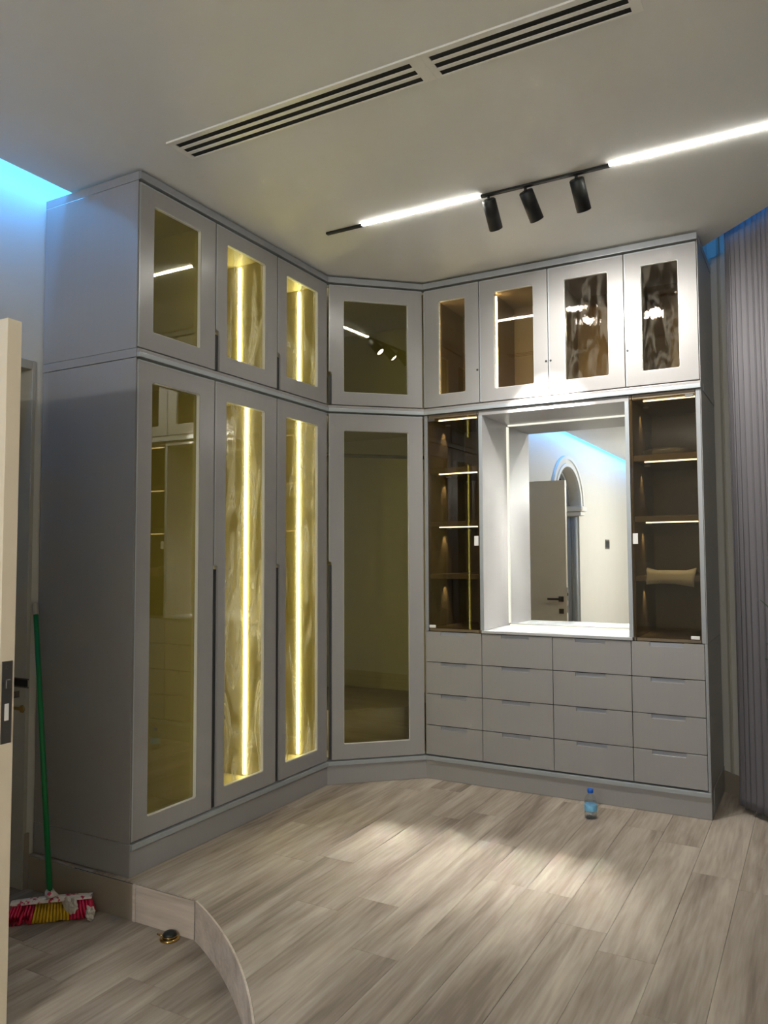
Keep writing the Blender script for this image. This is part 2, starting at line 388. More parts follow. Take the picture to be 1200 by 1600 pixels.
# step riser: separate boards, a curved one and a pale edge strip
rs = empty_struct('step_riser', 'pale wood-look riser boards of the step with a curved front', 'step')
B('riser_board', (-0.640, YK - 0.007, LOW + 0.0005, 0.050, YK - 0.0005, -0.008), M['base'], rs, 0.0008)  # darker colour than the other boards paints the door leaf's shade
B('corner_strip', (0.052, YK - 0.010, LOW + 0.0005, 0.068, YK - 0.0005, -0.004), M['riser'], rs, 0.0008)
B('riser_board', (0.070, YK - 0.007, LOW + 0.0005, 0.402, YK - 0.0005, -0.006), M['riser'], rs, 0.0008)
def curved(r0, r1, z0, z1, name, mat, ta, tb, par):
    n = 40; m_ = MB(); rows_ = []
    for k in range(n + 1):
        t = ta + (tb - ta) * k / n
        rows_.append([m_.bm.verts.new((CX + r * math.cos(t), CY + r * math.sin(t), z)) for r, z in ((r0, z0), (r1, z0), (r1, z1), (r0, z1))])
    for a, b in zip(rows_, rows_[1:]):
        for j in range(4): m_.bm.faces.new((a[j], a[(j + 1) % 4], b[(j + 1) % 4], b[j]))
    m_.bm.faces.new(rows_[0]); m_.bm.faces.new(rows_[-1][::-1])
    return m_.build(name, mat, par)
curved(RAD - 0.0075, RAD - 0.0008, LOW + 0.0005, -0.006, 'riser_board', M['riser'], T0 - 0.004, T0 - 1.1, rs)
curved(RAD - 0.0075, RAD + 0.0002, -0.0055, 0.001, 'edge_strip', M['riser'], T0 - 0.004, T0 - 1.1, rs)

# baseboards
bb = B('baseboard_left', (-0.651, -2.066, LOW, -0.638, -2.040, 0.10), M['base'], None, 0.001); struct(bb, 'short tall baseboard between door frame and cabinet side', 'baseboard')
a0 = D0 - DT * 0.015; a1 = D0 + DT * 2.8
struct(MB().prism([tuple(a0), tuple(a1), tuple(a1 - DN * 0.014), tuple(a0 - DN * 0.014)], 0.0, 0.12).build('baseboard_right', M['base']), 'greige baseboard under the curtain wall', 'baseboard')
pp = D0 + DT * 0.055
struct(MB().prism([tuple(pp - DN * 0.0005), tuple(pp + DT * 0.02 - DN * 0.0005), tuple(pp + DT * 0.02 - DN * 0.012), tuple(pp - DN * 0.012)], 0.121, 3.45).build('trim_4', M['frame']), 'slim vertical trim on the wall right of the cabinets', 'trim')

# ------------------------------------------------------------------ cove lights
tag(B('cove_light', (-0.467, -11.4, H + 0.115, -0.457, 0.3, H + 0.130), M['blue']), 'blue light strip hidden in the ceiling cove along the door wall', 'light')
c0 = cA - DN * 0.030 + DT * (0.02); c1 = c0 + DT * 2.6
tag(MB().prism([tuple(c0), tuple(c1), tuple(c1 + DN * 0.02), tuple(c0 + DN * 0.010)], H + 0.085, H + 0.097).build('cove_light', M['blue2']), 'blue light strip hidden in the ceiling pocket above the curtain', 'light')

# ------------------------------------------------------------------ door frame and door
ft = empty_struct('trim_5', 'grey painted frame lining the doorway behind the open door', 'trim')
B('jamb', (-0.851, -2.071, LOW + 0.001, -0.645, -2.051, 2.369), M['frame'], ft, 0.0015)
B('jamb', (-0.851, -3.059, LOW + 0.001, -0.645, -3.039, 2.369), M['frame'], ft, 0.0015)
B('head_jamb', (-0.851, -3.038, 2.325, -0.645, -2.072, 2.369), M['frame'], ft, 0.0015)
B('latch_slot', (-0.732, -2.0725, 0.791, -0.632, -2.0712, 0.824), M['hollow_shade'], ft)  # flat plate, the dark of the hole is in its colour
k = MB(); k.box(-0.742, -2.0735, 0.824, -0.624, -2.0712, 0.830); k.box(-0.742, -2.0735, 0.785, -0.624, -2.0712, 0.791); k.box(-0.742, -2.0735, 0.791, -0.733, -2.0712, 0.824)
k.build('strike_plate', M['bronze'], ft)
k = MB(); k.ring([(-0.668, -2.0715, 0.684), (-0.668, -2.0765, 0.684)], [0.019, 0.017], 14); k.box(-0.745, -2.0745, 0.676, -0.680, -2.0713, 0.690); k.build('bolt_plate', M['brass'], ft, 0.0)

DX = 0.320
d1 = empty_struct('door_1', 'cream door standing open with its lock edge toward the camera', 'door', (-0.62, -2.885, LOW))
B('door_leaf', (0.0, 0.0, 0.012, DX + 0.62, 0.055, 2.377), M['door'], d1, 0.0015)
xe = DX + 0.62
lp = B('lock_plate', (xe + 0.0002, 0.007, 0.955, xe + 0.003, 0.046, 1.225), M['steel'], d1, 0.0006)
B('latch_bolt', (xe + 0.0031, 0.016, 1.135, xe + 0.014, 0.034, 1.165), M['steel'], lp, 0.002)
B('deadbolt', (xe + 0.0031, 0.018, 1.030, xe + 0.005, 0.034, 1.085), M['white'], lp, 0.001)
MB().ring([(xe + 0.003, 0.026, 1.205), (xe + 0.0042, 0.026, 1.205)], [0.006, 0.005], 10).build('screw', M['steel'], lp)
hz = 1.10
for sgn, y in ((1, 0.055), (-1, 0.0)):
    ya, yb = (y + 0.0003, y + 0.009) if sgn > 0 else (y - 0.009, y - 0.0003)
    h = B('rose', (xe - 0.085, ya, hz - 0.028, xe - 0.03, yb, hz + 0.028), M['bronze'], d1, 0.001)
    y2 = y + sgn * 0.045
    k = MB(); k.ring([(xe - 0.057, y + sgn * 0.009, hz), (xe - 0.057, y2, hz)], [0.011, 0.011], 12); k.box(xe - 0.195, min(y2 - 0.009, y2 + 0.009), hz - 0.011, xe - 0.046, y2 + 0.009, hz + 0.011)
    k.build('lever', M['bronze'], h)
    B('keyhole_rose', (xe - 0.082, ya, hz - 0.155, xe - 0.03, yb, hz - 0.103), M['bronze'], d1, 0.001)

# arch doorway surround seen in the mirror
ar = empty_struct('trim_6', 'white moulded surround of the arched doorway seen in the mirror', 'trim')
def arch_band(a0, b0, a1, b1, x0, x1, name, mat=M['ceil']):
    n = 28; mb = MB()
    P = lambda a, b, t, x: (x, arch_c - a * math.cos(t), arch_z + b * math.sin(t))
    for i in range(n):
        t0, t1 = PI * i / n, PI * (i + 1) / n
        v = [mb.bm.verts.new(P(a, b, t, x)) for x in (x0, x1) for a, b in ((a0, b0), (a1, b1)) for t in (t0, t1)]
        # index: x*4 + ab*2 + t
        for f in ((4, 5, 7, 6), (0, 2, 3, 1), (0, 1, 5, 4), (2, 6, 7, 3)): mb.bm.faces.new([v[q] for q in f])
    return mb.build(name, mat, ar)
arch_band(0.66, 0.56, 0.72, 0.61, -0.66, -0.615, 'archivolt')
arch_band(0.72, 0.61, 0.80, 0.67, -0.66, -0.632, 'archivolt')
arch_band(0.80, 0.67, 0.86, 0.72, -0.66, -0.612, 'archivolt')
for j in range(5): arch_band(0.60, 0.50, 0.655, 0.555, -0.85 - 0.12 * j, -0.79 - 0.12 * j, 'soffit_rib', M['arch_shade'])
for j in range(6):
    MB().ring([(-0.72 - 0.10 * j, -7.0, LOW + 0.01), (-0.72 - 0.10 * j, -7.0, 2.02)], [0.042, 0.042], 12).build('flute', M['arch_shade'], ar)
B('pilaster', (-1.45, -7.10, LOW + 0.01, -0.853, -7.0, 2.03), M['arch_shade'], ar)
B('capital', (-1.40, -7.16, 2.04, -0.60, -6.93, 2.10), M['ceil'], ar, 0.01)
B('capital', (-1.40, -7.20, 2.105, -0.57, -6.90, 2.19), M['ceil'], ar, 0.015)
B('capital', (-0.85, -5.77, 2.04, -0.60, -5.55, 2.19), M['ceil'], ar, 0.015)

sw = thing('light_switch', 'dark double light switch on the cream wall seen in the mirror', 'switch', (-0.652, -8.87, 1.60))
B('plate', (0.0005, -0.15, -0.085, 0.008, 0.15, 0.085), M['bronze'], sw, 0.001)
for s in (-1, 1): B('rocker', (0.0081, -0.06 + 0.07 * s - 0.005, -0.06, 0.013, 0.06 + 0.07 * s + 0.005, 0.06), M['black'], sw, 0.001)

# ------------------------------------------------------------------ cabinets
def round_rect(x0, z0, x1, z1, r=0.010, n=3):
    pts = []
    for cx, cz, a in ((x1 - r, z1 - r, 0), (x0 + r, z1 - r, PI / 2), (x0 + r, z0 + r, PI), (x1 - r, z0 + r, 1.5 * PI)):
        for k in range(n + 1):
            t = a + PI / 2 * k / n; pts.append((cx + r * math.cos(t), cz + r * math.sin(t)))
    return pts
def glazed_door(root, x0, x1, z0, z1, gx0, gx1, gz0, gz1, gmat, notch=None, name='door'):
    """framed door; notch = (width, top z) cut from the lower left edge"""
    out_ = [(x1, z0), (x1, z1), (x0, z1)]
    if notch:
        nw, nz = notch
        out_ += [(x0, nz), (x0 + nw * 0.55, nz - 0.002), (x0 + nw * 0.88, nz - 0.007), (x0 + nw, nz - 0.02), (x0 + nw, z0)]
    else: out_ += [(x0, z0)]
    d = MB().holed(out_, round_rect(gx0, gz0, gx1, gz1), 0.0, 0.021).build(name, M['lam'], root, 0.0018, seg=2)
    MB().box(gx0 - 0.008, 0.0215, gz0 - 0.008, gx1 + 0.008, 0.0255, gz1 + 0.008).build('glass_pane', gmat, d)
    MB().holed(round_rect(gx0 + 0.0002, gz0 + 0.0002, gx1 - 0.0002, gz1 - 0.0002), round_rect(gx0 + 0.0022, gz0 + 0.0022, gx1 - 0.0022, gz1 - 0.0022, 0.008), 0.0035, 0.0208).build('lit_reveal_lining', M['lit_reveal'], d)  # added pale lining, makes the reveal look lit
    if notch: MB().box(x0 + 0.0005, 0.012, z0 + 0.001, x0 + notch[0] - 0.0006, 0.0205, notch[1] - 0.022).build('notch_shade_strip', M['notch_shade'], d)  # added dark strip: hides leaking strip light, paints the recess shade
    e = MB(); t = 0.0060
    if not notch: e.box(x0 - 0.0, -0.0012, z0 + 0.003, x0 + t, 0.0, z1 - 0.003)
    else: e.box(x0, -0.0012, notch[1] + 0.004, x0 + t, 0.0, z1 - 0.003)
    e.box(x0 + 0.004, -0.0012, z1 - t, x1 - 0.004, 0.0, z1)
    e.build('edge_profile', M['edge'], d)
    return d
def carcass(root, W, D, z0, z1, mat, t=0.018, y0=0.028, back=True):
    B('side_panel', (0.0008, y0, z0, t, D, z1), mat, root)
    B('side_panel', (W - t, y0, z0, W - 0.0008, D, z1), mat, root)
    B('bottom_panel', (t + 0.0005, y0, z0, W - t - 0.0005, D - 0.0085, z0 + t), mat, root)
    B('top_panel', (t + 0.0005, y0, z1 - t, W - t - 0.0005, D - 0.0085, z1), mat, root)
    B('back_panel', (t + 0.0005, D - 0.008, z0, W - t - 0.0005, D, z1), mat, root)
ZU0, ZU1, ZL0, ZL1 = 2.3625, 3.1460, 0.1445, 2.3170
gap = 0.0030
LB = [-2.010, -1.484, -0.957, -0.4345]
names_u = ['end upper glass cupboard of the left run, dark inside, above the broom side', 'middle upper glass cupboard of the left run with an upright light strip', 'third upper glass cupboard of the left run, next to the angled corner']
names_l = ['end tall glass wardrobe of the left run, without a light strip, nearest the broom', 'middle tall glass wardrobe of the left run with filmed door and upright light strip', 'third tall glass wardrobe of the left run with upright light strip, beside the corner wardrobe']
for i in range(3):
    y0, y1 = LB[i], LB[i + 1]; W = y1 - y0
    for up in (1, 0):
        z0, z1 = (ZU0, ZU1) if up else (ZL0, ZL1)
        t = thing('glass_cupboard' if up else 'glass_wardrobe', (names_u if up else names_l)[i], 'cupboard' if up else 'wardrobe', (0.0, y0, 0.0), PI / 2,
                  'upper cupboards of the left run' if up else 'tall wardrobes of the left run')
        carcass(t, W, 0.645, z0, z1, M['inner'])
        nz = None if i == 0 else (0.030, (2.580 if up else 1.365))
        a, b = {0: (0.095, 0.415), 1: (0.090, 0.418), 2: (0.090, 0.420)}[i]
        gz = (2.455, 3.060) if up else (0.236, 2.220)
        glazed_door(t, gap, W - gap, z0 + 0.006, z1 - 0.006, a, b, gz[0], gz[1], M['glass_l'] if i == 0 else M['glass_lf'], nz)
        if i > 0:
            ys = 0.262 if (up and i == 1) else 0.205
            B('led_strip', (W - 0.0245, ys - 0.008, z0 + 0.03, W - 0.0190, ys + 0.008, z1 - 0.03), M['led'], t)
        if i == 0:
            B('end_panel', (-0.0035, 0.004, z0, 0.0, 0.645, z1), M['lam'], t)
            B('led_strip', (0.0190, 0.060, z0 + 0.05, 0.0235, 0.072, z1 - 0.05), M['led_added'], t)  # hidden strip added behind the stile to light the inside

# angled corner units
ang = math.atan2(0 - YA, XB); Wc = math.hypot(XB, YA)
ca, sa = math.cos(-ang), math.sin(-ang)
def loc2(x, y): x -= 0.0; y -= YA; return (x * ca - y * sa, x * sa + y * ca)
def corner(up):
    z0, z1 = (ZU0, ZU1) if up else (ZL0, ZL1)
    t = thing('glass_cupboard' if up else 'glass_wardrobe', 'upper cupboard set across the corner, its glass reflecting the ceiling spots' if up else 'tall olive-glass wardrobe set at an angle across the corner', 'cupboard' if up else 'wardrobe', (0.0, YA, 0.0), ang)
    ins = 0.030
    nx, ny = math.sin(ang) , -math.cos(ang)
    f0 = (-nx * ins, YA + 0.001 - ny * ins); f1 = (XB - 0.001 - nx * ins, 0.0 - ny * ins)
    f0 = (f0[0] - 0.01, YA + 0.002 + 0.012); f1 = (XB - 0.002 - 0.012, f1[1] + 0.012)
    pent = [f0, f1, (XB - 0.002, 0.64), (-0.645, 0.64), (-0.645, YA + 0.002)]
    pl = [loc2(*q) for q in pent]
    MB().prism(pl, z0, z0 + 0.018).build('bottom_panel', M['inner'], t)
    MB().prism(pl, z1 - 0.018, z1).build('top_panel', M['inner'], t)
    def wall_(p, q, nm='back_panel'):
        p, q = Vector(p), Vector(q); d = (q - p).normalized(); n = Vector((-d.y, d.x)) * 0.016
        MB().prism([loc2(*v) for v in (p, q, q + n, p + n)], z0 + 0.0185, z1 - 0.0185).build(nm, M['inner'], t)
    wall_((XB - 0.002, 0.62), (-0.62, 0.62)) if False else wall_((-0.62, 0.622), (XB - 0.02, 0.622))
    wall_((-0.627, YA + 0.02), (-0.627, 0.62))
    wall_((-0.60, YA + 0.002), (-0.02, YA + 0.002), 'side_panel')
    wall_((XB - 0.002, 0.035), (XB - 0.002, 0.60), 'side_panel')
    gz = (2.450, 3.046) if up else (0.242, 2.205)
    glazed_door(t, 0.010, Wc - 0.009, z0 + 0.006, z1 - 0.006, 0.105, 0.531, gz[0], gz[1], M['glass_c'], (0.018, 2.580 if up else 1.376))
    if not up:
        # stepped plinth box and hanging rail inside
        sb = [loc2(*q) for q in ((-0.05, -0.25), (0.28, 0.06), (0.43, 0.60), (-0.60, 0.60), (-0.60, -0.40))]
        MB().prism(sb, z0 + 0.019, 0.42).build('step_box', M['brown'], t, 0.002)
        a = loc2(-0.35, YA + 0.03); b = loc2(XB - 0.03, 0.35)
        MB().ring([(a[0], a[1], 2.08), (b[0], b[1], 2.08)], [0.013, 0.013], 12).build('hanging_rail', M['bronze'], t)
    MB().prism([loc2(*q) for q in ((-0.070, YA + 0.019), (-0.058, YA + 0.019), (-0.058, YA + 0.0230), (-0.070, YA + 0.0230))], z0 + 0.05, z1 - 0.05).build('led_strip', M['led_added'], t)  # hidden strip added to brighten the corner interior
    return t
corner(True); corner(False)

# right run: upper cupboards
RBX = [0.467, 0.857, 1.301, 1.751, 2.147]
lab = ['first upper glass cupboard of the right run, beside the angled corner', 'second upper glass cupboard of the right run, with light strip on its left side', 'third upper glass cupboard of the right run, with wrinkled film on its glass', 'end upper glass cupboard of the right run, beside the curtain, brightly spotlit']
gl = [(0.107, 0.294), (0.098, 0.354), (0.100, 0.358), (0.094, 0.296)]
for i in range(4):
    W = RBX[i + 1] - RBX[i]
    t = thing('glass_cupboard', lab[i], 'cupboard', (RBX[i], 0, 0), 0, 'upper cupboards of the right run')
    carcass(t, W, 0.615, ZU0, ZU1, M['brown'])
    d = glazed_door(t, gap, W - gap, ZU0 + 0.006, ZU1 - 0.006, gl[i][0], gl[i][1], 2.447, 3.058, M['glass_r'] if i < 2 else M['glass_rf'])
    kx = W - 0.014 if i < 2 else 0.014
    MB().ring([(kx, -0.004, 2.576), (kx, -0.0002, 2.576)], [0.006, 0.007], 12).build('knob', M['black'], d)
    if i < 2:
        ys = (0.200, 0.258)[i]
        B('led_strip', (0.0185, ys - 0.006, ZU0 + 0.03, 0.0235, ys + 0.006, ZU1 - 0.03), M['led'], t)
    if i == 3: B('end_panel', (W + 0.0002, 0.004, ZU0, W + 0.0035, 0.612, ZU1), M['lam'], t)

# right run: drawer chests
drows = [(0.1520, 0.3345), (0.3390, 0.5305), (0.5350, 0.7305), (0.7350, 0.9250)]
dl = ['first drawer chest of the right run, beside the angled corner wardrobe', 'second drawer chest of the right run, below the left half of the mirror niche', 'third drawer chest of the right run, below the right half of the mirror niche', 'end drawer chest of the right run, beside the curtain']
nx_ = [(0.105, 0.278), (0.128, 0.302), (0.134, 0.308), (0.102, 0.279)]
DBX = [0.467, 0.852, 1.298, 1.750, 2.147]
for i in range(4):
    W = DBX[i + 1] - DBX[i]; side = 0.012 if i == 3 else 0.0
    t = thing('drawer_chest', dl[i], 'drawers', (DBX[i], 0, 0), 0, 'drawer chests of the right run')
    carcass(t, W, 0.615, 0.1445, 0.9285, M['hollow_shade'])  # carcass painted near black so drawer gaps look shaded
    for (z0, z1) in drows:
        a, b = nx_[i]; dpt = 0.0225
        x0, x1 = 0.0018, W - 0.0018 - side
        o_ = [(x0, z0), (x1, z0), (x1, z1), (b, z1), (b, z1 - dpt), (a, z1 - dpt), (a, z1), (x0, z1)]
        dr = MB().holed(o_, None, 0.0, 0.020).build('drawer', M['lam'], t, 0.0008)
        B('finger_pull', (a + 0.0004, 0.008, z1 - dpt + 0.0003, b - 0.0004, 0.0195, z1 - 0.0012), M['pull'], dr)
    if i == 3:
        B('end_panel', (W + 0.0002, 0.0005, 0.1445, W + 0.0035, 0.612, 0.9285), M['lam'], t)
        B('edge_strip', (W - 0.0112, 0.0005, 0.1445, W, 0.0275, 0.9285), M['edge2'], t)

# right run: display columns
def column(x0, x1, label, mirror_side):
    W = x1 - x0
    t = thing('display_cabinet', label, 'cabinet', (x0, 0, 0), 0, 'glass-front display columns')
    z0, z1 = 0.9300, 2.3170
    ts = 0.024
    B('side_panel', (0.0008, 0.0, z0, ts, 0.615, z1), M['edge2'], t, 0.001) if not mirror_side else B('side_panel', (0.0008, 0.007, z0, 0.010, 0.615, z1), M['brown'], t)
    B('side_panel', (W - ts, 0.0, z0, W - 0.0008, 0.615, z1), M['edge2'], t, 0.001) if mirror_side else B('side_panel', (W - 0.010, 0.007, z0, W - 0.0008, 0.615, z1), M['brown'], t)
    l, r = (ts, W - 0.010) if not mirror_side else (0.010, W - ts)
    B('lining', (l + 0.0004, 0.010, z0 + 0.016, l + 0.004, 0.606, z1 - 0.03), M['brown'], t)
    B('lining', (r - 0.004, 0.010, z0 + 0.016, r - 0.0004, 0.606, z1 - 0.03), M['brown'], t)
    l += 0.0045; r -= 0.0045
    B('back_panel', (l, 0.600, z0 + 0.016, r, 0.612, z1 - 0.03), M['brown'], t)
    B('bottom_panel', (l, 0.008, z0, r, 0.5995, z0 + 0.0155), M['brown'], t)
    B('top_panel', (l, 0.008, z1 - 0.0295, r, 0.5995, z1), M['brown'], t)
    tops = [z1 - 0.0295]
    for zt, zb in ((1.972, 1.938), (1.627, 1.594), (1.291, 1.261)):
        s = B('shelf', (l, 0.020, zb, r, 0.5995, zt), M['brown'], t, 0.0012); tops.append(zb)
    for j, zb in enumerate(tops):
        if j < 3: B('led_strip', (l + 0.055, 0.045, zb - 0.0055, r - 0.004, 0.057, zb - 0.0003), M['ledh'], t)
        MB().ring([(l + 0.035, 0.24, zb - 0.0004), (l + 0.035, 0.24, zb - 0.008)], [0.018, 0.018], 16).build('added_puck_light', M['white'], t)  # puck and its spot are added to throw cones on the side panel
        lamp('added_puck_bulb', 'SPOT', (x0 + l + 0.035, 0.24, zb - 0.012), 2.2, (1, 0.86, 0.58), 0.008, (-0.20, 0.03, -1), 60, 0.8).parent = None
    gd = B('glass_door', (ts + 0.002 if not mirror_side else 0.002, 0.0005, z0 + 0.018, (W - 0.002) if not mirror_side else W - ts - 0.002, 0.0055, z1 - 0.022), M['glass_d'], t)
    hx = W - ts - 0.055 if mirror_side else ts + 0.006
    for hz_ in (z0 + 0.020, z1 - 0.042):
        B('hinge', (hx, -0.006, hz_, hx + 0.045, 0.0003, hz_ + 0.018), M['white'] if hz_ < 1.2 else M['steel'], gd, 0.002)
    lx = 0.006 if mirror_side else W - 0.034
    B('latch', (lx, -0.004, 1.470, lx + 0.028, 0.0003, 1.530), M['white'], gd, 0.001)
    if mirror_side: B('end_panel', (W + 0.0002, 0.004, z0, W + 0.0035, 0.612, z1), M['lam'], t)
    return t
column(0.467, 0.845, 'left glass-front display column, between the angled wardrobe and the mirror niche', False)
column(1.767, 2.147, 'right glass-front display column, between the mirror niche and the curtain', True)

# mirror niche
NX0, NX1 = 0.846, 1.766
n = thing('mirror_niche', 'open grey niche between the two display columns, lit around its mirror', 'niche', (NX0, 0, 0))
NW = NX1 - NX0
B('side_panel', (0.0002, -0.001, 0.9468, 0.024, 0.462, 2.2845), M['lam'], n, 0.001)
B('side_panel', (NW - 0.024, -0.001, 0.9468, NW - 0.0002, 0.462, 2.2845), M['lam'], n, 0.001)
B('top_panel', (0.0002, 0.004, 2.2850, NW - 0.0002, 0.462, 2.3170), M['lam'], n, 0.001)
B('back_panel', (0.0245, 0.4535, 0.9468, NW - 0.0245, 0.462, 2.2845), M['lam'], n)
B('led_strip', (0.0245, 0.434, 0.960, 0.0325, 0.4475, 2.272), M['ledn'], n)
B('led_strip', (NW - 0.0325, 0.434, 0.960, NW - 0.0245, 0.4475, 2.272), M['ledn'], n)
B('led_strip', (0.034, 0.434, 2.2765, NW - 0.034, 0.4475, 2.2845), M['ledn'], n)
B('led_strip', (0.034, 0.434, 0.9470, NW - 0.034, 0.4475, 0.9530), M['ledn'], n)
for x_ in (0.0006, NW - 0.0234): B('edge_strip', (x_, -0.0035, 0.9470, x_ + 0.0228, -0.0012, 2.2840), M['edge'], n, 0.0006)
mi = tag(B('mirror', (NX0 + 0.0335, 0.4480, 0.9560, NX1 - 0.0335, 0.4530, 2.2750), M['mirror']), 'large frameless mirror at the back of the open niche', 'mirror')
ct = tag(B('countertop', (0.853, -0.006, 0.9292, 1.760, 0.462, 0.9462), M['counter'], None, 0.002), 'glossy white countertop on the drawers under the mirror', 'countertop')

# continuous trims
path = [(0.0, YL), (0.0, YA), (XB, 0.0), (XR + 0.004, 0.0)]
def band(z0, z1, d_out, d_in, mb):
    a = offset_path(path, d_out); b = offset_path(path, d_in)
    mb.prism(a + b[::-1], z0, z1); return mb
def trim(name, label, bands, mats, end):
    t = empty_struct(name, label, 'trim')
    for (nm, z0, z1, do, di), m_ in zip(bands, mats): band(z0, z1, do, di, MB()).build(nm, m_, t, 0.003, seg=2)
    z0, z1 = end
    B('end_strip', (-0.644, YL - 0.0030, z0, -0.0005, YL - 0.0002, z1), M['lam'], t, 0.0008)
    B('end_strip', (XR - 0.02, 0.1015, z0, XR + 0.0062, 0.612, z1), M['lam'], t, 0.001)
trim('trim_1', 'grey ledge running between the upper cupboards and the units below', [('upper_lip', 2.3430, 2.3605, 0.007, -0.10), ('lower_lip', 2.3200, 2.3425, 0.016, -0.10)], [M['lam'], M['edge']], (2.3200, 2.3605))
trim('trim_2', 'grey cornice along the top of all the cupboards', [('board', 3.1515, 3.1880, 0.010, -0.10)], [M['edge2']], (3.1480, 3.1880))
trim('trim_3', 'grey plinth with a lip along the foot of all the cabinets', [('kickboard', 0.0010, 0.1170, 0.0, -0.10), ('lip', 0.1175, 0.1425, 0.010, -0.10)], [M['lam'], M['edge']], (0.0010, 0.1425))

# ------------------------------------------------------------------ ceiling grilles
def grille(x0, x1, sx0, sx1, label):
    y0, y1 = -2.115, -1.958
    sl = [(-2.090, -2.061), (-2.043, -2.014), (-1.996, -1.967)]
    t = thing('air_grille', label, 'vent', (0, 0, H), 0, 'ceiling air grilles')
    B('backing', (sx0 + 0.0005, sl[0][0] + 0.0005, -0.0010, sx1 - 0.0005, sl[2][1] - 0.0005, -0.0003), M['hollow_shade'], t)  # flat black sheet, paints the shade inside the slots
    f = MB()
    f.box(x0, y0, -0.004, x1, sl[0][0], -0.0004); f.box(x0, sl[2][1], -0.004, x1, y1, -0.0004)
    f.box(x0, sl[0][0] + 1e-4, -0.004, sx0, sl[2][1] - 1e-4, -0.0004); f.box(sx1, sl[0][0] + 1e-4, -0.004, x1, sl[2][1] - 1e-4, -0.0004)
    f.build('frame', M['vent'], t)
    for a, b in ((sl[0][1], sl[1][0]), (sl[1][1], sl[2][0])): B('slat', (sx0 + 0.0002, a, -0.0038, sx1 - 0.0002, b, -0.0012), M['vent'], t)
    B('lip', (x0, y0 - 0.006, -0.008, x1, y0 - 0.0001, -0.0004), M['vent'], t)
grille(0.272, 1.4885, 0.296, 1.440, 'left slotted air grille in the ceiling, above the tall wardrobes')
grille(1.4895, 2.240, 1.516, 2.204, 'right slotted air grille in the ceiling, cut by the top of the photo')

# ------------------------------------------------------------------ track light
YT = -0.980
tr = thing('track_light', 'slim black ceiling track with two glowing light bars', 'light', (0, YT, H))
for a_, b_ in ((0.355, 0.5845), (1.2685, 1.9015), (2.9805, 3.05)): B('channel', (a_, -0.011, -0.012, b_, 0.011, -0.0004), M['black'], tr, 0.001)
B('light_bar', (0.585, -0.0085, -0.0065, 1.268, 0.0085, -0.0004), M['track'], tr)
B('light_bar', (1.902, -0.0085, -0.0065, 2.98, 0.0085, -0.0004), M['track'], tr)
sp = [((1.310, 0.0), Vector((-0.01, 0.93, -1)), 'first black cylinder spotlight on the ceiling track, at the end of the shorter light bar'),
      ((1.500, 0.0), Vector((0.22, 0.85, -1)), 'middle black cylinder spotlight of the three on the ceiling track'),
      ((1.748, 0.0), Vector((0.08, 0.80, -1)), 'third black cylinder spotlight on the ceiling track, beside the longer light bar')]
SPOT_P = (2400, 78, 48)
for (x, dy), d, label in sp:
    d = d.normalized()
    t = thing('spotlight', label, 'spotlight', (x, YT + dy, H - 0.0125), 0, 'track spotlights')
    top = Vector((0, 0, -0.016))
    MB().ring([(0, 0, -0.0002), (0, 0, -0.02)], [0.007, 0.007], 10).build('stem', M['black'], t)
    c0 = top + d * 0.004; c1 = c0 + d * 0.148
    k = MB(); k.ring([c0, c0 + d * 0.003, c1], [0.031, 0.0345, 0.0345], 28, caps=False); k.ring([c1, c1 - d * 0.02], [0.0345, 0.030], 28, caps=False)
    rim = k
    k.bm.faces.new  # body is closed at the top by a cap below
    k.ring([c0 - d * 0.0005, c0 + d * 0.0005], [0.031, 0.031], 28)
    k.build('body', M['black'], t)
    MB().ring([c1 - d * 0.014, c1 - d * 0.012], [0.030, 0.030], 24).build('lens', M['lens'], t)
    i = [1.310, 1.500, 1.748].index(x)
    P = Vector((x, YT + dy, H - 0.0125)) + c1 + d * 0.002
    lamp('spotlight_beam', 'SPOT', P, SPOT_P[i], (1.0, 0.97, 0.91), 0.028, d, (29.5, 130, 115)[i], (0.95, 0.8, 0.8)[i])

# ------------------------------------------------------------------ curtain
cb = MB(); NS = 620; Lc = 2.10
base0 = Vector((2.262, 0.242)); 
rows = [0.035, 0.08, 0.3, 1.0, 1.8, 2.6, 3.2, 3.42]
rc = random.Random(3); ph = 0.0; prof = []
for k in range(NS + 1):
    s = Lc * k / NS; ph += 2 * PI * (Lc / NS) / (0.038 + 0.009 * math.sin(s * 9.0) + 0.008 * math.sin(s * 31.0 + 2))
    prof.append((s, ph, 0.8 + 0.35 * math.sin(s * 13 + 1)))
grid = []
for z in rows:
    f = 1.0 - 0.35 * (z > 3.0)
    row = []
    for s, p_, a in prof:
        q = base0 + DT * (s + 0.006 * math.sin(p_ * 2) ) + DN * (0.015 * a * f * math.sin(p_ + 0.25 * math.sin(z * 2.1)) + 0.006 * math.sin(s * 5 + z))
        row.append(cb.bm.verts.new((q.x, q.y, z + (0.006 * math.sin(p_ * 0.5) if z < 0.05 else 0))))
    grid.append(row)
for r0, r1 in zip(grid, grid[1:]):
    for a, b, c, d in zip(r0, r0[1:], r1[1:], r1): 
        f = cb.bm.faces.new((a, b, c, d)); f.smooth = True
cu = cb.build('curtain', M['curtain'])
so = cu.modifiers.new('thickness', 'SOLIDIFY'); so.thickness = 0.0016
tag(cu, 'pleated lilac-grey curtain hanging to the floor right of the cabinets', 'curtain')

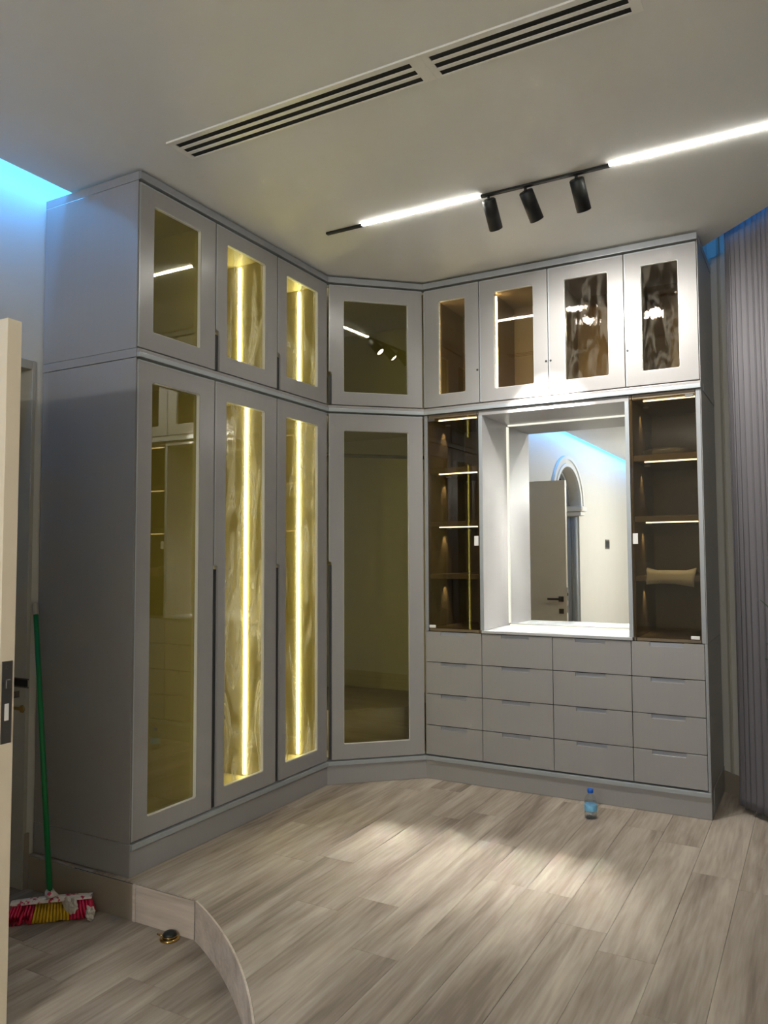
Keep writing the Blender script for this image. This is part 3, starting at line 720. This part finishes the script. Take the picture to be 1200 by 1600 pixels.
# ------------------------------------------------------------------ broom
br = thing('broom', 'green-handled broom with pink and yellow bristles leaning in the corner', 'broom', (-0.285, -2.185, LOW))
O = Vector((-0.285, -2.185, LOW))
hb = Vector((-0.292, -2.190, -0.085)) - O; ht = Vector((-0.6345, -2.0375, 1.19)) - O
hd = (ht - hb).normalized()
MB().ring([hb + hd * 0.012, ht - hd * 0.06], [0.0125, 0.0115], 14).build('handle', M['green'], br)
MB().ring([ht - hd * 0.0595, ht - hd * 0.055, ht - hd * 0.004, ht], [0.0125, 0.0135, 0.0125, 0.007], 14).build('grip_cap', M['frame'], br)
u = Vector((0.737, 0.676, 0.0)).normalized(); vn = Vector((u.y, -u.x, 0))
def hp(s, v, z): p = u * s + vn * v; return (p.x, p.y, z)
hm = MB(); nseg = 14; rws = []
for k in range(nseg + 1):
    s = -0.165 + 0.33 * k / nseg; hh = 0.014 * (1 - 0.55 * abs(2 * k / nseg - 1) ** 2)
    rws.append([hm.bm.verts.new(hp(s, v, z)) for v, z in ((-0.024, 0.074), (0.026, 0.074), (0.024, 0.078 + hh * 0.3), (0.010, 0.080 + hh * 0.7), (-0.012, 0.080 + hh * 0.7), (-0.024, 0.078 + hh * 0.3))])
for a, b in zip(rws, rws[1:]):
    for j in range(6): hm.bm.faces.new((a[j], a[(j + 1) % 6], b[(j + 1) % 6], b[j]))
hm.bm.faces.new(rws[0]); hm.bm.faces.new(rws[-1][::-1])
head = hm.build('head', M['head'], br)
c = Vector(hp(-0.008, 0.0, 0.088)); k = MB(); k.ring([c, c + Vector((-0.004, 0.0, 0.016)), hb + hd * 0.012], [0.034, 0.022, 0.0145], 14); k.build('socket', M['head'], br)
def bristles(s0, s1, mat):
    """tapered tufts in rows, flaring to the ends"""
    b_ = MB(); n_ = max(3, int(round((s1 - s0) / 0.0125)))
    for k in range(n_):
        s = s0 + (s1 - s0) * (k + 0.5) / n_
        for v in (-0.016, 0.002, 0.019):
            fl_ = 1.14 + 0.25 * max(0, -s - 0.06); h_ = 0.001 + random.uniform(0, 0.005)
            p0 = Vector(hp(s, v, 0.0745)); p1 = Vector(hp(s * fl_, v * 2.0 + 0.012, h_)); pm = p0 * 0.5 + p1 * 0.5 + vn * 0.004
            b_.ring([p0, pm, p1], [0.0034, 0.0055, 0.0066], 7)
    o = b_.build('bristles', mat, br); o['kind'] = 'stuff'; return o
bristles(-0.160, -0.065, M['pink']); bristles(-0.065, 0.070, M['yellow']); bristles(0.070, 0.160, M['pink'])
# rags caught on the broom
def rag(center, size, seed, label):
    r_ = random.Random(seed); mb_ = MB(); bmesh.ops.create_icosphere(mb_.bm, subdivisions=3, radius=1.0)
    from mathutils import noise as mn
    for v in mb_.bm.verts:
        c_ = v.co.copy(); f_ = 1 + 0.75 * mn.noise(c_ * 1.7 + Vector((seed, seed, 0))) + 0.35 * mn.noise(c_ * 4.3 + Vector((0, seed, seed)))
        v.co = Vector((c_.x * size[0], c_.y * size[1], c_.z * size[2])) * f_
    lo = min(v.co.z for v in mb_.bm.verts)
    if center[2] + lo < LOW: 
        for v in mb_.bm.verts: v.co.z += LOW + 0.001 - center[2] - lo
    o = mb_.build('rag', M['rag'], None, loc=center); return tag(o, label, 'rag')
rag((-0.172, -2.178, -0.085), (0.034, 0.013, 0.034), 2, 'crumpled dirty white rag caught on the broom bristles')
rag((-0.112, -2.128, -0.130), (0.022, 0.016, 0.026), 5, 'small torn white scrap on the floor at the end of the broom')

# ------------------------------------------------------------------ door stop on the sunken floor
ds = thing('door_stop', 'round brass door stop with black top on the lower floor by the step', 'door stop', (0.308, -2.082, LOW))
MB().lathe([(0.040, 0.0), (0.040, 0.005), (0.034, 0.009), (0.030, 0.010)], 24).build('base', M['brass'], ds)
MB().lathe([(0.029, 0.0102), (0.029, 0.020), (0.024, 0.028), (0.014, 0.033), (0.0005, 0.035)], 24).build('dome', M['black'], ds)
MB().lathe([(0.030, 0.012), (0.0312, 0.0125), (0.0312, 0.0165), (0.030, 0.017)], 24).build('ring', M['brass'], ds)
MB().ring([(-0.068, -0.002, 0.006), (-0.040, -0.001, 0.006)], [0.003, 0.004], 8).build('pin', M['brass'], ds)

# ------------------------------------------------------------------ water bottle
bt = thing('water_bottle', 'small clear water bottle with blue cap on the floor by the plinth', 'bottle', (1.574, -0.262, 0.0005))
prof = [(0.024, 0.0), (0.031, 0.003), (0.0325, 0.010), (0.0325, 0.030), (0.031, 0.034), (0.0325, 0.038), (0.0325, 0.078), (0.031, 0.082), (0.0325, 0.086), (0.031, 0.098), (0.024, 0.114), (0.015, 0.124), (0.0125, 0.128), (0.0125, 0.134)]
MB().lathe(prof, 24).build('bottle_body', M['clear'], bt)
MB().lathe([(0.0225, 0.003), (0.0308, 0.010), (0.0308, 0.075), (0.030, 0.088), (0.0005, 0.0882)], 24).build('water', M['water'], bt)
MB().lathe([(0.0329, 0.040), (0.0331, 0.041), (0.0331, 0.073), (0.0329, 0.074)], 24).build('label', M['label'], bt)
k = MB(); k.lathe([(0.0158, 0.1342), (0.0165, 0.136), (0.0165, 0.151), (0.0150, 0.1535), (0.0005, 0.154)], 24); k.build('cap', M['cap'], bt)

# ------------------------------------------------------------------ things on the shelves of the right column
cl = MB(); nu, prof2 = 18, [(0.20, 1.2935), (0.13, 1.305), (0.075, 1.326), (0.040, 1.335), (0.019, 1.322), (0.014, 1.296), (0.0145, 1.268), (0.0155, 1.243)]
rows2 = []
for j, (y, z) in enumerate(prof2):
    row = []
    for i_ in range(nu + 1):
        t_ = i_ / nu; x = 1.838 + 0.262 * t_ + 0.010 * (j > 4) * (0.5 - t_) - 0.006 * (j > 5)
        sag = -0.026 * math.sin(PI * t_) ** 1.2 if j in (2, 3) else (0.012 * math.sin(PI * t_) - 0.012 * t_ * (j == 7) if j >= 6 else 0)
        zz = z + sag; 
        if j in (1, 2, 3): zz = max(zz, 1.2935)
        row.append(cl.bm.verts.new((x, y, zz)))
    rows2.append(row)
for a, b in zip(rows2, rows2[1:]):
    for i_ in range(nu): f = cl.bm.faces.new((a[i_], a[i_ + 1], b[i_ + 1], b[i_])); f.smooth = True
o = cl.build('cloth', M['white']); tag(o, 'white cloth hanging over the lowest shelf of the right glass column', 'cloth')
so = o.modifiers.new('thickness', 'SOLIDIFY'); so.thickness = 0.0015; so.offset = 1.0
pb = MB(); bmesh.ops.create_icosphere(pb.bm, subdivisions=3, radius=1.0)
from mathutils import noise as mn
for v in pb.bm.verts:
    c_ = v.co.copy(); f_ = 1 + 0.18 * mn.noise(c_ * 2.4)
    sx = math.copysign(abs(c_.x) ** 0.6, c_.x); v.co = Vector((sx * 0.145, c_.y * 0.10, max(c_.z, -0.55) * 0.034)) * f_
lo = min(v.co.z for v in pb.bm.verts)
o = pb.build('plastic_bag', M['film'], None, loc=(1.945, 0.16, 1.9725 - lo), smooth=True); tag(o, 'crumpled clear plastic bag on the top shelf of the right glass column', 'bag')

# ------------------------------------------------------------------ potted plant at the right edge
pt = thing('potted_plant', 'potted plant with long dark leaves reaching in beside the curtain', 'plant', (2.82, -0.82, 0.0))
MB().lathe([(0.11, 0.0), (0.14, 0.10), (0.16, 0.34), (0.17, 0.36), (0.155, 0.365), (0.150, 0.335), (0.0005, 0.330)], 24).build('pot', M['pot'], pt)
MB().lathe([(0.148, 0.331), (0.09, 0.342), (0.0005, 0.345)], 20).build('soil', M['soil'], pt)
MB().ring([(0, 0, 0.34), (0.01, 0.01, 0.7), (0.0, 0.02, 1.0)], [0.014, 0.012, 0.008], 8).build('stem', M['leaf'], pt)
tips = [(-0.368, 0.172, 1.203), (-0.340, 0.20, 1.028), (-0.350, 0.19, 1.010), (-0.358, 0.192, 0.940), (-0.345, 0.20, 0.915), (-0.340, 0.21, 0.800), (0.22, -0.30, 1.1), (-0.10, 0.12, 1.30), (0.05, -0.42, 1.05), (-0.1, -0.3, 1.35), (0.25, -0.2, 0.85)]
for j, tp in enumerate(tips):
    b0 = Vector((0.0, 0.01, 0.62 + 0.03 * j)); tp = Vector(tp); mid = (b0 + tp) / 2 + Vector((0, 0, 0.13))
    lf = MB(); n_ = 9; L_, R_ = [], []
    for q in range(n_ + 1):
        t_ = q / n_; P = b0 * (1 - t_) ** 2 + mid * 2 * t_ * (1 - t_) + tp * t_ ** 2
        d_ = (tp - b0).normalized(); sd = d_.cross(Vector((0, 0, 1))).normalized(); wv = 0.030 * math.sin(PI * min(1, t_ * 0.92 + 0.08)) ** 0.8 * (1 - t_ ** 6) + 0.0006
        L_.append((lf.bm.verts.new(P + sd * wv + Vector((0, 0, 0.004))), lf.bm.verts.new(P), lf.bm.verts.new(P - sd * wv + Vector((0, 0, 0.004)))))
    for a, b in zip(L_, L_[1:]):
        lf.bm.faces.new((a[0], a[1], b[1], b[0])); lf.bm.faces.new((a[1], a[2], b[2], b[1]))
    lo_ = lf.build('leaf', M['leaf'], pt)
    so = lo_.modifiers.new('thickness', 'SOLIDIFY'); so.thickness = 0.0008
